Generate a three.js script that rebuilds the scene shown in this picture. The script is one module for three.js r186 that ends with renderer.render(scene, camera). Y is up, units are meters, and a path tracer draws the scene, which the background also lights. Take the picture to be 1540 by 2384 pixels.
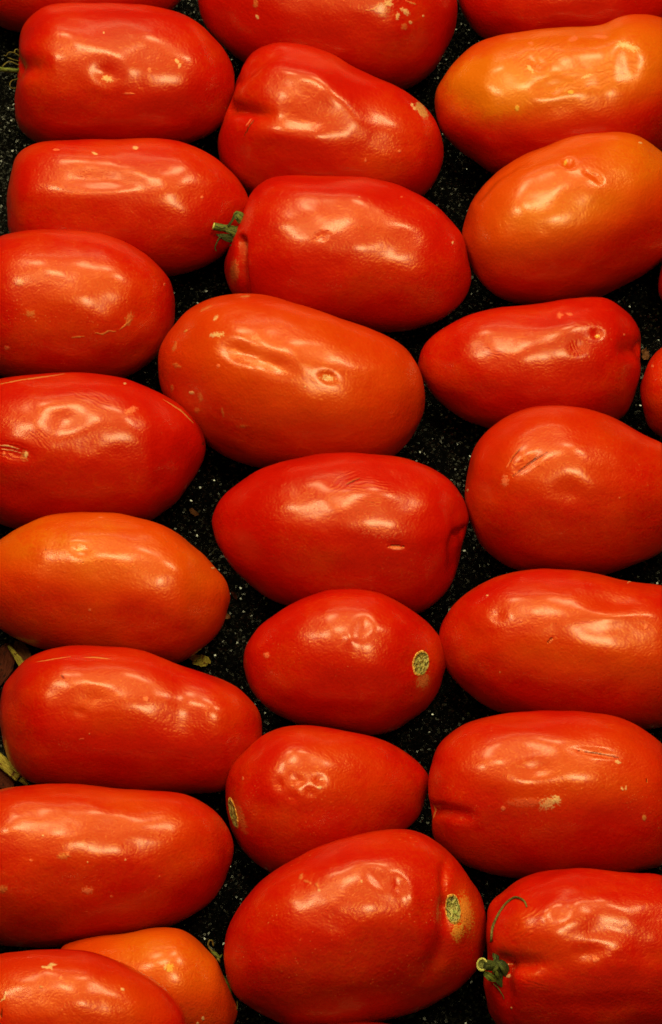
import * as THREE from 'three';
import { RectAreaLightUniformsLib } from 'three/addons/lights/RectAreaLightUniformsLib.js';
import { ImprovedNoise } from 'three/addons/math/ImprovedNoise.js';

// ---------------------------------------------------------------- camera
const scene = new THREE.Scene();
const PITCH = 60 * Math.PI / 180, DIST = 0.75, FOV = 24;
const camera = new THREE.PerspectiveCamera(FOV, 662 / 1024, 0.05, 20);
camera.position.set(0, DIST * Math.sin(PITCH), DIST * Math.cos(PITCH));
camera.lookAt(0, 0, 0);
const renderer = new THREE.WebGLRenderer({ antialias: true });
renderer.setSize(662, 1024);
renderer.toneMapping = THREE.LinearToneMapping;
renderer.toneMappingExposure = 0.6;
renderer.shadowMap.enabled = true;

// ---------------------------------------------------------------- lamps above the stall (outside the frame)
RectAreaLightUniformsLib.init();
const WARM = new THREE.Color().setRGB(1, 0.82, 0.24), PALE = new THREE.Color().setRGB(1, 0.9, 0.46); // the canopy's glow, the lamps' light
const lampFrame = new THREE.MeshStandardMaterial({ color: new THREE.Color().setRGB(0.5, 0.5, 0.48), roughness: 0.5 });
function lamp(name, label, x, y, z, w, d, radiance, group, tone = WARM) {
  const g = new THREE.Group(); g.name = name; g.position.set(x, y, z);
  g.userData = { label, category: 'lamp' }; if (group) g.userData.group = group;
  const glow = new THREE.Mesh(new THREE.BoxGeometry(w, 0.01, d),
    new THREE.MeshStandardMaterial({ color: 0x222222, emissive: tone, emissiveIntensity: 0.15, roughness: 0.8 }));
  glow.name = 'diffuser'; g.add(glow);
  const t = 0.02;
  for (const [sx, sz, bw, bd] of [[1, 0, t, d + 2 * t], [-1, 0, t, d + 2 * t], [0, 1, w, t], [0, -1, w, t]]) {
    const f = new THREE.Mesh(new THREE.BoxGeometry(bw, 0.03, bd), lampFrame);
    f.name = 'frame_bar'; f.position.set(sx * (w + t) / 2, 0.008, sz * (d + t) / 2); f.castShadow = true; g.add(f);
  }
  const L = new THREE.RectAreaLight(tone, radiance, w, d);
  L.name = 'lamp_glow'; L.position.set(0, -0.012, 0); L.rotation.x = -Math.PI / 2; g.add(L);
  scene.add(g); return g;
}
const LH = 2.0;
lamp('canopy_light', 'broad pale diffuser panel hanging over the whole display', -0.4, LH + 0.25, -0.8, 2.6, 3.2, 1.0);
[[-0.25, -0.75], [0.3, -1.75], [0.85, -0.95], [0.35, 0.3], [-1.0, -0.5], [-0.75, -1.75]].forEach(([x, z], i) =>
  lamp('ceiling_lamp' + (i ? '_00' + i : ''), ['bright square lamp over the middle of the display', 'bright square lamp behind the display', 'bright square lamp to one side of the display', 'bright square lamp nearest the viewer', 'bright square lamp on the far side of the display', 'bright square lamp at the back corner of the display'][i], x, LH, z, 0.36, 0.3, 84, 'square lamps over the display', PALE));

{ // the bright shop front behind the viewer
  const g = lamp('shopfront_light', 'wide pale lit panel standing behind the viewer', 0, 1.75, 2.3, 4.6, 3.4, 0.07);
  g.rotation.x = Math.PI * 0.36;
}

lamp('strip_light', 'long narrow lamp low behind the display', -0.35, LH - 0.1, -3.3, 1.7, 0.35, 16, undefined, PALE);

// ---------------------------------------------------------------- helpers
const inoise = new ImprovedNoise();
const ns = (x, y, z) => inoise.noise(x, y, z);
const fbm = (x, y, z) => ns(x, y, z) * 0.6 + ns(x * 2.1 + 7, y * 2.1, z * 2.1) * 0.28 + ns(x * 4.3, y * 4.3 + 3, z * 4.3) * 0.14;
function rng(seed) { let s = seed >>> 0; return () => { s = (s + 0x6D2B79F5) | 0; let t = Math.imul(s ^ (s >>> 15), 1 | s); t = (t + Math.imul(t ^ (t >>> 7), 61 | t)) ^ t; return ((t ^ (t >>> 14)) >>> 0) / 4294967296; }; }
const clamp = (v, a = 0, b = 1) => v < a ? a : v > b ? b : v;
const sstep = (a, b, v) => { const t = clamp((v - a) / (b - a)); return t * t * (3 - 2 * t); };
const toSRGB = v => { v = clamp(v); return Math.round(255 * (v <= 0.0031308 ? 12.92 * v : 1.055 * Math.pow(v, 1 / 2.4) - 0.055)); };
const LUT = new Uint8Array(4097); for (let i = 0; i <= 4096; i++) LUT[i] = toSRGB(Math.pow(i / 4096, 2));
const enc = v => LUT[(Math.sqrt(clamp(v)) * 4096) | 0];

// survey frame: 1540 x 2384 units across the picture; a unit is about 0.2 mm on the produce
const W = 1540, H = 2384, FPX = (H / 2) / Math.tan(FOV * Math.PI / 360);
const UPV = new THREE.Vector3(0, Math.cos(PITCH), -Math.sin(PITCH)), BACK = new THREE.Vector3(0, Math.sin(PITCH), Math.cos(PITCH));
const CAM = camera.position.clone();
const COT = 1 / Math.tan(PITCH);
function dirOf(x, y, out = new THREE.Vector3()) { return out.set((x - W / 2) / FPX, 0, 0).addScaledVector(UPV, -(y - H / 2) / FPX).sub(BACK); }
function groundAt(x, y, h = 0) { const d = dirOf(x, y); return CAM.clone().addScaledVector(d, (h - CAM.y) / d.y); }

const counts = {};
function numbered(n) { const k = counts[n] = (counts[n] ?? -1) + 1; return k ? n + '_' + String(k).padStart(3, '0') : n; }

// ---------------------------------------------------------------- tray
{
  // black pebble-grained plastic: every grain is a facet with a tilt of its own
  const N = 1024, cell = 9, G = Math.floor(N / cell), px = N / G, r = rng(5);
  const cx = new Float32Array(G * G), cy = new Float32Array(G * G), tx = new Float32Array(G * G), ty = new Float32Array(G * G), rg = new Float32Array(G * G);
  for (let i = 0; i < G * G; i++) { cx[i] = r(); cy[i] = r(); const a = r() * 6.283, m = Math.pow(r(), 0.5) * 1.05; tx[i] = Math.cos(a) * m; ty[i] = Math.sin(a) * m; rg[i] = r(); }
  const nd = new Uint8Array(N * N * 4), rd = new Uint8Array(N * N * 4), cd = new Uint8Array(N * N * 4);
  for (let y = 0; y < N; y++) for (let x = 0; x < N; x++) {
    const gx = x / px, gy = y / px, ix = Math.floor(gx), iy = Math.floor(gy);
    let d1 = 9, d2 = 9, id = 0;
    for (let j = -1; j <= 1; j++) for (let i = -1; i <= 1; i++) {
      const k = ((iy + j + G) % G) * G + (ix + i + G) % G, dx = ix + i + cx[k] - gx, dy = iy + j + cy[k] - gy, d = dx * dx + dy * dy;
      if (d < d1) { d2 = d1; d1 = d; id = k; } else if (d < d2) d2 = d;
    }
    const edge = Math.sqrt(d2) - Math.sqrt(d1), o = (y * N + x) * 4;
    const nx = tx[id], ny = ty[id], l = 1 / Math.sqrt(1 + nx * nx + ny * ny);
    nd[o] = 127.5 + 127.5 * nx * l; nd[o + 1] = 127.5 + 127.5 * ny * l; nd[o + 2] = 127.5 + 127.5 * l; nd[o + 3] = 255;
    const rough = edge < 0.2 ? 0.3 : 0.1 + 0.15 * rg[id];
    rd[o] = rd[o + 1] = rd[o + 2] = rough * 255; rd[o + 3] = 255;
    const c = edge < 0.2 ? 0.001 : 0.0015 + 0.002 * rg[id]; cd[o] = enc(c * 1.05); cd[o + 1] = enc(c); cd[o + 2] = enc(c * 0.9); cd[o + 3] = 255;
  }
  const mk = (d, srgb) => { const t = new THREE.DataTexture(d, N, N); t.wrapS = t.wrapT = THREE.RepeatWrapping; t.magFilter = THREE.LinearFilter; if (srgb) t.colorSpace = THREE.SRGBColorSpace; t.repeat.set(1.6 / 0.075, 1.6 / 0.075); t.needsUpdate = true; return t; };
  const m = new THREE.MeshPhysicalMaterial({ map: mk(cd, true), normalMap: mk(nd), roughnessMap: mk(rd), roughness: 1, metalness: 0, specularIntensity: 0.4 });
  const g = new THREE.PlaneGeometry(1.6, 1.6, 1, 1); g.rotateX(-Math.PI / 2);
  const tray = new THREE.Mesh(g, m); tray.name = 'tray_floor'; tray.receiveShadow = true;
  tray.userData = { kind: 'structure', label: 'black pebble-grained plastic tray under the tomatoes', category: 'tray' };
  scene.add(tray);
}

// ---------------------------------------------------------------- tomatoes
const RAMP = [[0, .36, .0012, .0003], [.3, .43, .0035, .0003], [.55, .48, .025, .0006], [.8, .51, .052, .0012], [1, .53, .1, .0016]];
function ramp(o, out) {
  o = clamp(o); let i = 0; while (i < 3 && o > RAMP[i + 1][0]) i++;
  const a = RAMP[i], b = RAMP[i + 1], t = (o - a[0]) / (b[0] - a[0]);
  for (let k = 0; k < 3; k++) out[k] = a[k + 1] + (b[k + 1] - a[k + 1]) * t;
}
const INK = { cream: [.62, .34, .16], tan: [.5, .24, .08], yellow: [.6, .3, .04], dark: [.13, .012, .004], pale: [.66, .12, .05], green: [.32, .3, .05], gold: [.5, .17, .045] };

function closedOutline(up, lo) {
  const pts = []; for (let i = 0; i < up.length; i += 2) pts.push(new THREE.Vector3(up[i], up[i + 1], 0));
  const nb = pts.length - 1; for (let i = lo.length - 2; i >= 0; i -= 2) pts.push(new THREE.Vector3(lo[i], lo[i + 1], 0));
  const curve = new THREE.CatmullRomCurve3(pts, true, 'centripetal');
  const K = 720, raw = [], v = new THREE.Vector3(); let acc = 0, prev = null; const len = [];
  const tb = nb / pts.length;
  for (let i = 0; i <= K; i++) { curve.getPoint(i / K, v); if (prev) acc += v.distanceTo(prev); len.push(acc); raw.push([v.x, v.y]); prev = v.clone(); }
  const lenB = len[Math.round(tb * K)], R = 300; let q = [], j = 0;
  for (let i = 0; i < R; i++) { const l = acc * i / R; while (len[j + 1] < l) j++; const f = (l - len[j]) / (len[j + 1] - len[j] || 1); q.push([raw[j][0] + (raw[j + 1][0] - raw[j][0]) * f, raw[j][1] + (raw[j + 1][1] - raw[j][1]) * f]); }
  for (let it = 0; it < 7; it++) for (const lam of [0.5, -0.515]) q = q.map((p, i) => { const a = q[(i + R - 1) % R], b = q[(i + 1) % R]; return [p[0] + lam * ((a[0] + b[0]) / 2 - p[0]), p[1] + lam * ((a[1] + b[1]) / 2 - p[1])]; });
  const at = f => { f = ((f % 1) + 1) % 1 * R; const i = Math.floor(f), t = f - i, a = q[i % R], b = q[(i + 1) % R]; return [a[0] + (b[0] - a[0]) * t, a[1] + (b[1] - a[1]) * t]; };
  const fb = lenB / acc;
  return { upper: s => at(s * fb), lower: s => at(1 - s * (1 - fb)) };
}
function segDist(x, y, g, k0) { // distance to a polyline and the place along it (0..1)
  let best = 1e9, t = 0; const n = (g.length - k0) / 2 - 1;
  for (let i = 0; i < n; i++) {
    const ax = g[k0 + 2 * i], ay = g[k0 + 2 * i + 1], bx = g[k0 + 2 * i + 2] - ax, by = g[k0 + 2 * i + 3] - ay;
    const u = clamp(((x - ax) * bx + (y - ay) * by) / (bx * bx + by * by)), dx = x - ax - u * bx, dy = y - ay - u * by, d = Math.sqrt(dx * dx + dy * dy);
    if (d < best) { best = d; t = (i + u) / n; }
  }
  return [best, t];
}
const ell = (x, y, e) => { const a = e[4] * Math.PI / 180, c = Math.cos(a), s = Math.sin(a), dx = x - e[0], dy = y - e[1]; return Math.hypot((dx * c + dy * s) / e[2], (-dx * s + dy * c) / e[3]); };

const TOMATOES = {};
let seedN = 0;
/* o: ripe (colour), amp (colour variation), k (depth of the section), lift, dents [x,y,rx,ry,angle,depth], grooves [width,depth,x,y,...],
   marks [x,y,rx,ry,angle,ink], cuts [width,ink,x,y,...], wrinkles [x,y,rx,ry,angle,wavelength], blush [x,y,rx,ry,angle,amount], rest: noise */
function tomato(id, label, up, lo, o = {}) {
  const seed = ++seedN * 13.37, S = o.small ? 72 : 150, M = o.small ? 72 : 144;
  const out = closedOutline(up, lo);
  const k = o.k ?? 0.97, P = new Float32Array((S + 1) * (M + 1) * 3), at = (i, j) => (i * (M + 1) + j) * 3;
  const c0 = [0, 0]; { const a = out.upper(.5), b = out.lower(.5); c0[0] = (a[0] + b[0]) / 2; c0[1] = (a[1] + b[1]) / 2; }
  for (let i = 0; i <= S; i++) {
    const s = (1 - Math.cos(Math.PI * i / S)) / 2, a = out.upper(s), b = out.lower(s);
    const cx = (a[0] + b[0]) / 2, cy = (a[1] + b[1]) / 2, hx = (a[0] - b[0]) / 2, hy = (a[1] - b[1]) / 2, r = Math.hypot(hx, hy);
    for (let j = 0; j <= M; j++) {
      const th = -Math.PI / 2 + 2 * Math.PI * j / M, c = Math.cos(th), z = Math.sin(th), w = at(i, j);
      P[w] = cx + hx * c; P[w + 1] = cy + hy * c; P[w + 2] = r * k * z + (cy - c0[1]) * COT;
    }
  }
  const Nn = new Float32Array(P.length);
  const normals = () => {
    for (let i = 0; i <= S; i++) for (let j = 0; j <= M; j++) {
      const i0 = Math.max(i - 1, 0), i1 = Math.min(i + 1, S), jj = j === M ? 0 : j, j0 = (jj + M - 1) % M, j1 = (jj + 1) % M;
      const pole = i === 0 ? 1 : i === S ? S - 1 : i;
      const a = at(i0, jj), b = at(i1, jj), c = at(pole, j0), d = at(pole, j1), w = at(i, j);
      const ux = P[b] - P[a], uy = P[b + 1] - P[a + 1], uz = P[b + 2] - P[a + 2], vx = P[d] - P[c], vy = P[d + 1] - P[c + 1], vz = P[d + 2] - P[c + 2];
      let nx = uy * vz - uz * vy, ny = uz * vx - ux * vz, nz = ux * vy - uy * vx; const l = 1 / (Math.hypot(nx, ny, nz) || 1);
      Nn[w] = nx * l; Nn[w + 1] = ny * l; Nn[w + 2] = nz * l;
    }
    for (const i of [0, S]) { const i1 = i ? S - 1 : 1; let a = 0, b = 0, c = 0; for (let j = 0; j < M; j++) { const w = at(i1, j); a += Nn[w]; b += Nn[w + 1]; c += Nn[w + 2]; } const l = 1 / (Math.hypot(a, b, c) || 1); for (let j = 0; j <= M; j++) { const w = at(i, j); Nn[w] = a * l; Nn[w + 1] = b * l; Nn[w + 2] = c * l; } }
  };
  normals();
  { // orientation of the normals: outwards
    const w = at(S >> 1, M >> 1); if (Nn[w + 2] < 0) for (let q = 0; q < Nn.length; q++) Nn[q] = -Nn[q];
  }
  const sign = (() => { const i = S >> 1, j = M >> 1, a = at(i - 1, j), b = at(i + 1, j), c = at(i, j - 1), d = at(i, j + 1); return ((P[b] - P[a]) * (P[d + 1] - P[c + 1]) - (P[b + 1] - P[a + 1]) * (P[d] - P[c])) > 0 ? 1 : -1; })();
  const wob = o.wob ?? 1, Q = new Float32Array(P);
  for (let i = 0; i <= S; i++) for (let j = 0; j <= M; j++) {
    const w = at(i, j), jw = at(i, j === M ? 0 : j), x = P[jw], y = P[jw + 1], z = P[jw + 2];
    let h = wob * (4.2 * ns(x / 120 + seed, y / 85, z / 85) + 1.5 * ns(x / 60, y / 46 + seed, z / 46) + 0.32 * ns(x / 24, y / 24, z / 24 + seed));
    const front = Nn[jw + 2] > -0.15 ? sstep(-0.15, 0.1, Nn[jw + 2]) : 0;
    if (front > 0) {
      for (const e of o.dents || []) { const q = ell(x, y, e); if (q < 2.6) { h -= front * e[5] * (Math.exp(-q * q * 1.4) - 0.07 * Math.exp(-Math.pow((q - 1.45) / 0.45, 2))); } }
      for (const g of o.grooves || []) { const [d, t] = segDist(x, y, g, 2); if (d < g[0] * 3) h -= front * g[1] * Math.exp(-Math.pow(d / g[0], 2)) * sstep(1.02, 0.45, t); }
      for (const g of o.ridges || []) { const [d, t] = segDist(x, y, g, 2); if (d < g[0] * 3) h += front * g[1] * Math.exp(-Math.pow(d / g[0], 2)) * Math.sin(Math.PI * clamp(0.08 + 0.84 * t)); }
    }
    const ps = Math.min(1, Math.min(i, S - i) / 6);
    Q[w] = x + Nn[jw] * h * (0.5 + 0.5 * ps); Q[w + 1] = y + Nn[jw + 1] * h * (0.5 + 0.5 * ps); Q[w + 2] = z + Nn[jw + 2] * h * (0.5 + 0.5 * ps);
  }
  for (const i of [0, S]) { let a = 0, b = 0, c = 0; const i1 = i ? S - 1 : 1; for (let j = 0; j < M; j++) { const w = at(i1, j); a += Q[w]; b += Q[w + 1]; c += Q[w + 2]; } for (let j = 0; j <= M; j++) { const w = at(i, j); Q[w] = a / M; Q[w + 1] = b / M; Q[w + 2] = c / M; } }
  P.set(Q);
  normals();
  // rest on the tray
  const lift = o.lift ?? 0, d = new THREE.Vector3(); let D = 1e9;
  for (let w = 0; w < P.length; w += 3) { dirOf(P[w], P[w + 1], d); if (d.y < 0) D = Math.min(D, (CAM.y - lift) / (-d.y * (1 - P[w + 2] / FPX))); }
  const toWorld = (x, y, z, v = new THREE.Vector3()) => { dirOf(x, y, v); return v.multiplyScalar(D * (1 - z / FPX)).add(CAM); };
  const base = toWorld(c0[0], c0[1], 0); base.y = lift;
  const n = P.length / 3, pos = new Float32Array(P.length), uv = new Float32Array(n * 2), v = new THREE.Vector3();
  for (let q = 0; q < n; q++) { toWorld(P[3 * q], P[3 * q + 1], P[3 * q + 2], v).sub(base); pos[3 * q] = v.x; pos[3 * q + 1] = v.y; pos[3 * q + 2] = v.z; }
  const idx = [];
  for (let i = 0; i < S; i++) for (let j = 0; j < M; j++) {
    const a = i * (M + 1) + j, b = a + 1, c = a + M + 1, e = c + 1;
    if (sign > 0) { if (i) idx.push(a, b, e); if (i < S - 1) idx.push(a, e, c); } else { if (i) idx.push(a, e, b); if (i < S - 1) idx.push(a, c, e); }
  }
  for (let i = 0; i <= S; i++) for (let j = 0; j <= M; j++) { const q = i * (M + 1) + j; uv[2 * q] = j / M; uv[2 * q + 1] = i / S; }
  const g = new THREE.BufferGeometry();
  g.setAttribute('position', new THREE.BufferAttribute(pos, 3)); g.setAttribute('uv', new THREE.BufferAttribute(uv, 2)); g.setIndex(idx); g.computeVertexNormals();
  { // close the seam of the normals
    const na = g.attributes.normal; for (let i = 0; i <= S; i++) { const a = i * (M + 1), b = a + M; v.set(na.getX(a) + na.getX(b), na.getY(a) + na.getY(b), na.getZ(a) + na.getZ(b)).normalize(); na.setXYZ(a, v.x, v.y, v.z); na.setXYZ(b, v.x, v.y, v.z); }
    for (const i of [0, S]) { v.set(0, 0, 0); const e = new THREE.Vector3(); for (let j = 0; j < M; j++) { const q = (i ? S - 1 : 1) * (M + 1) + j; e.set(na.getX(q), na.getY(q), na.getZ(q)); v.add(e); } v.normalize(); for (let j = 0; j <= M; j++) na.setXYZ(i * (M + 1) + j, v.x, v.y, v.z); }
  }
  // skin
  const TN = o.small ? 192 : 512, cd = new Uint8Array(TN * TN * 4), bd = new Uint8Array(TN * TN * 4), col = [0, 0, 0];
  const ripe = o.ripe ?? 0.3, amp = o.amp ?? 0.3, dust = o.dust ?? 0.35;
  for (let b = 0; b < TN; b++) {
    const fi = Math.min(S - 1e-4, (b + 0.5) / TN * S), i = Math.floor(fi), ti = fi - i;
    for (let a = 0; a < TN; a++) {
      const fj = Math.min(M - 1e-4, (a + 0.5) / TN * M), j = Math.floor(fj), tj = fj - j;
      const w00 = at(i, j), w01 = at(i, j + 1), w10 = at(i + 1, j), w11 = at(i + 1, j + 1);
      const m00 = (1 - ti) * (1 - tj), m01 = (1 - ti) * tj, m10 = ti * (1 - tj), m11 = ti * tj;
      const x = P[w00] * m00 + P[w01] * m01 + P[w10] * m10 + P[w11] * m11, y = P[w00 + 1] * m00 + P[w01 + 1] * m01 + P[w10 + 1] * m10 + P[w11 + 1] * m11, z = P[w00 + 2] * m00 + P[w01 + 2] * m01 + P[w10 + 2] * m10 + P[w11 + 2] * m11;
      const front = j > M * 0.02 && Nn[w00 + 2] > -0.1;
      const n1 = fbm(x / 150 + seed, y / 120, z / 120), n2 = ns(x / 14, y / 14 + seed, z / 14), n3 = ns(x / 5, y / 5, z / 5 + seed), n4 = ns(x / 2.4 + seed, y / 2.4, z / 2.4);
      let c = ripe + amp * n1 + 0.05 * n2 + 0.08 * n3 + 0.09 * n4;
      if (front) for (const e of o.blush || []) { const q = ell(x, y, e); if (q < 1.7) c += e[5] * sstep(1.35, 0.6, q + 0.22 * n1 + 0.1 * n2 + 0.12 * n3 + 0.06 * n4); }
      ramp(c, col);
      let h = 0.5 + 0.05 * n3 + 0.035 * n4 + 0.04 * n2;
      // fine pale lenticels
      if (dust > 0) { const f = sstep(0.62, 0.74, ns(x / 3.1 + 40, y / 3.1 + seed, z / 3.1) + 0.1) * sstep(0.05, 0.4, ns(x / 70, y / 70, z / 70 + seed * 2) + 0.1) * dust; if (f > 0.01) { col[0] += (.62 - col[0]) * f; col[1] += (.14 - col[1]) * f; col[2] += (.05 - col[2]) * f; h += 0.06 * f; } }
      if (front) {
        for (const e of o.marks || []) {
          const R = Math.max(e[2], e[3]) * 1.5; if (Math.abs(x - e[0]) > R || Math.abs(y - e[1]) > R) continue;
          const q = ell(x, y, e) + 0.28 * ns(x / 6 + seed, y / 6, 1) + 0.22 * n4 + (e[6] ? 0.5 * n3 + 0.35 * n4 : 0), f = sstep(0.98, 0.66, q);
          if (f > 0) { const ink = INK[e[5]]; for (let m = 0; m < 3; m++) col[m] += (ink[m] * (1 + 0.3 * n3) - col[m]) * f * (e[7] ?? 0.78); h += f * (e[5] === 'dark' ? -0.12 : 0.1 + 0.12 * n4); }
        }
        for (const e of o.cuts || []) {
          const [dd, t] = segDist(x, y, e, 2), wv = e[0] * (0.35 + 0.65 * Math.sin(Math.PI * clamp(t * 0.96 + 0.02))) * (1 + 0.9 * n3);
          if (dd < wv) { const f = sstep(wv, wv * 0.45, dd), ink = INK[e[1]]; for (let m = 0; m < 3; m++) col[m] += (ink[m] - col[m]) * f * 0.85; h += f * (e[1] === 'dark' ? -0.3 : 0.12); }
        }
        for (const e of o.wrinkles || []) {
          const q = ell(x, y, e); if (q > 1.4) continue;
          const ca = Math.cos(e[4] * Math.PI / 180), sa = Math.sin(e[4] * Math.PI / 180), across = -(x - e[0]) * sa + (y - e[1]) * ca, along = (x - e[0]) * ca + (y - e[1]) * sa;
          const wv = Math.sin(across / e[5] * 6.283 + 5 * ns(along / 22, across / 14, seed) + 0.6 * n2);
          h += sstep(1.25, 0.6, q + 0.2 * n2) * 0.085 * wv * (0.6 + 0.6 * ns(along / 15, across / 8, seed + 5));
        }
      }
      const q = (b * TN + a) * 4;
      cd[q] = enc(col[0]); cd[q + 1] = enc(col[1]); cd[q + 2] = enc(col[2]); cd[q + 3] = 255;
      bd[q] = bd[q + 1] = bd[q + 2] = clamp(h) * 255; bd[q + 3] = 255;
    }
  }
  const tex = (dt, srgb) => { const t = new THREE.DataTexture(dt, TN, TN); t.magFilter = THREE.LinearFilter; t.minFilter = THREE.LinearFilter; t.wrapS = THREE.RepeatWrapping; if (srgb) t.colorSpace = THREE.SRGBColorSpace; t.needsUpdate = true; return t; };
  const mat = new THREE.MeshPhysicalMaterial({
    map: tex(cd, true), bumpMap: tex(bd), bumpScale: 0.001, roughness: 0.32, ior: 1.5, specularIntensity: 0.8,
    specularColor: new THREE.Color().setRGB(1, 0.56, 0.12), clearcoat: 0.3, clearcoatRoughness: 0.2,
  });
  mat.name = 'tomato_skin';
  const grp = new THREE.Group(); grp.name = numbered('roma_tomato'); grp.position.copy(base);
  grp.userData = { label, category: 'tomato' };
  const skin = new THREE.Mesh(g, mat); skin.name = 'skin'; skin.castShadow = skin.receiveShadow = true; grp.add(skin);
  scene.add(grp);
  // the front of the surface at a place: [x, y, z] and normal, in survey units
  const surf = (x, y) => {
    let best = 1e9, bw = 0;
    for (let w = 0; w < P.length; w += 3) if (Nn[w + 2] * sign2 > 0) { const q = (P[w] - x) ** 2 + (P[w + 1] - y) ** 2; if (q < best) { best = q; bw = w; } }
    const nx = Nn[bw] * sign2, ny = Nn[bw + 1] * sign2, nz = Math.max(0.15, Nn[bw + 2] * sign2);
    return { z0: P[bw + 2], z: P[bw + 2] - (nx * (x - P[bw]) + ny * (y - P[bw + 1])) / nz, n: [nx, ny, nz] };
  };
  const sign2 = Nn[at(S >> 1, M >> 1) + 2] > 0 ? 1 : -1;
  const T = { grp, toWorld: (x, y, z) => toWorld(x, y, z).sub(base), surf, D };
  TOMATOES[id] = T;
  return T;
}

// ---- far row and left column
tomato('L0', 'red tomato in the very top left corner, only its rim showing',
  [-60, -60, -40, -150, 60, -210, 200, -220, 350, -190, 430, -100, 440, -40], [-50, 20, 0, 62, 45, 76, 150, 84, 280, 70, 380, 35, 418, 5], { ripe: .25 });
tomato('L1', 'plump red tomato with a round pit on its face and a thin green stem',
  [72, 158, 54, 140, 44, 110, 50, 66, 75, 34, 110, 14, 165, 6, 250, 7, 350, 14, 415, 30, 460, 51, 492, 80, 520, 116, 540, 155, 546, 190],
  [55, 178, 41, 206, 35, 242, 36, 272, 48, 301, 75, 327, 120, 345, 200, 354, 300, 357, 400, 347, 450, 334, 490, 315, 525, 280, 542, 240],
  { ripe: .3, dents: [[246, 170, 34, 29, 10, 8], [340, 120, 60, 30, 20, 3]], marks: [[250, 184, 14, 9, 10, 'cream', 1], [412, 143, 9, 5, 50, 'cream'], [418, 153, 4, 8, 10, 'cream'], [347, 163, 5, 6, 0, 'pale'], [241, 76, 3, 3, 0, 'cream'], [300, 218, 16, 2.5, 2, 'pale']], grooves: [[26, 18, 34, 160, 60, 158, 90, 152, 130, 150]], ridges: [[26, 5, 90, 70, 130, 75, 180, 95, 260, 110]] });
tomato('L2', 'long boxy red tomato with a broad two-band sheen, directly below the pitted one',
  [16, 455, 22, 415, 35, 370, 60, 345, 100, 330, 200, 325, 325, 322, 390, 326, 440, 337, 480, 355, 525, 388, 560, 425, 578, 458, 584, 492],
  [18, 500, 24, 545, 45, 585, 100, 612, 200, 630, 300, 643, 390, 646, 440, 637, 490, 615, 520, 594, 555, 555],
  { ripe: .36, k: .9, dents: [[250, 420, 110, 22, 3, 4]], marks: [[220, 357, 8, 3.5, 20, 'cream'], [315, 344, 8, 5, 0, 'cream'], [470, 459, 4, 4, 0, 'pale'], [130, 348, 10, 3, 0, 'pale'], [134, 440, 3, 3, 0, 'dark']], ridges: [[26, 4, 80, 370, 180, 372, 300, 382], [26, 4, 90, 445, 190, 460, 300, 455]] });
tomato('L3', 'dusty-skinned red tomato at the left edge with fine low crack lines',
  [-110, 705, -95, 640, -55, 585, 0, 550, 30, 541, 75, 535, 130, 534, 200, 540, 250, 551, 300, 570, 345, 597, 380, 632, 400, 672, 408, 712],
  [-100, 760, -70, 825, 0, 875, 90, 893, 200, 893, 285, 879, 330, 857, 367, 825, 395, 781, 407, 746],
  { ripe: .38, dust: .9, amp: .35, marks: [[45, 655, 12, 12, 0, 'gold', 1, 0.42], [70, 730, 14, 9, 0, 'gold', 1, 0.42], [382, 662, 3, 4, 0, 'pale'], [300, 742, 9, 18, 20, 'gold', 1, 0.42], [15, 810, 8, 5, 0, 'pale', 1]], cuts: [[2.4, 'gold', 165, 786, 195, 783], [2.4, 'gold', 220, 775, 240, 778, 252, 770, 270, 772], [2.4, 'gold', 278, 768, 292, 756, 305, 745]] });
tomato('L4', 'glossy red tomato at the left edge with a puckered yellowish scar on its face',
  [-110, 1020, -95, 945, -50, 900, 0, 884, 50, 875, 100, 870, 165, 868, 230, 872, 290, 883, 350, 906, 400, 931, 440, 963, 465, 996, 476, 1031],
  [-100, 1100, -60, 1180, 0, 1220, 60, 1234, 150, 1236, 250, 1229, 350, 1211, 380, 1192, 410, 1171, 440, 1131, 460, 1096, 474, 1056],
  { ripe: .28, dents: [[150, 975, 48, 36, 0, 5], [30, 1052, 45, 20, 8, 8]], marks: [[57, 1062, 11, 15, 10, 'gold', 1, 0.42], [60, 1058, 5, 9, 0, 'cream'], [8, 1056, 5, 6, 0, 'pale'], [290, 893, 4, 3, 0, 'cream'], [305, 955, 18, 8, -25, 'pale', 1], [473, 1032, 4, 5, 0, 'dark']], cuts: [[2.2, 'gold', -10, 896, 50, 884, 110, 876, 150, 870], [2.2, 'gold', 380, 930, 420, 955, 450, 985], [2, 'cream', -5, 1036, 20, 1038, 45, 1046], [1.6, 'cream', 0, 1046, 25, 1048, 48, 1054]], wrinkles: [[25, 1050, 55, 26, 12, 9], [95, 1020, 30, 20, 45, 7], [215, 930, 55, 24, 25, 8]] });
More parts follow.
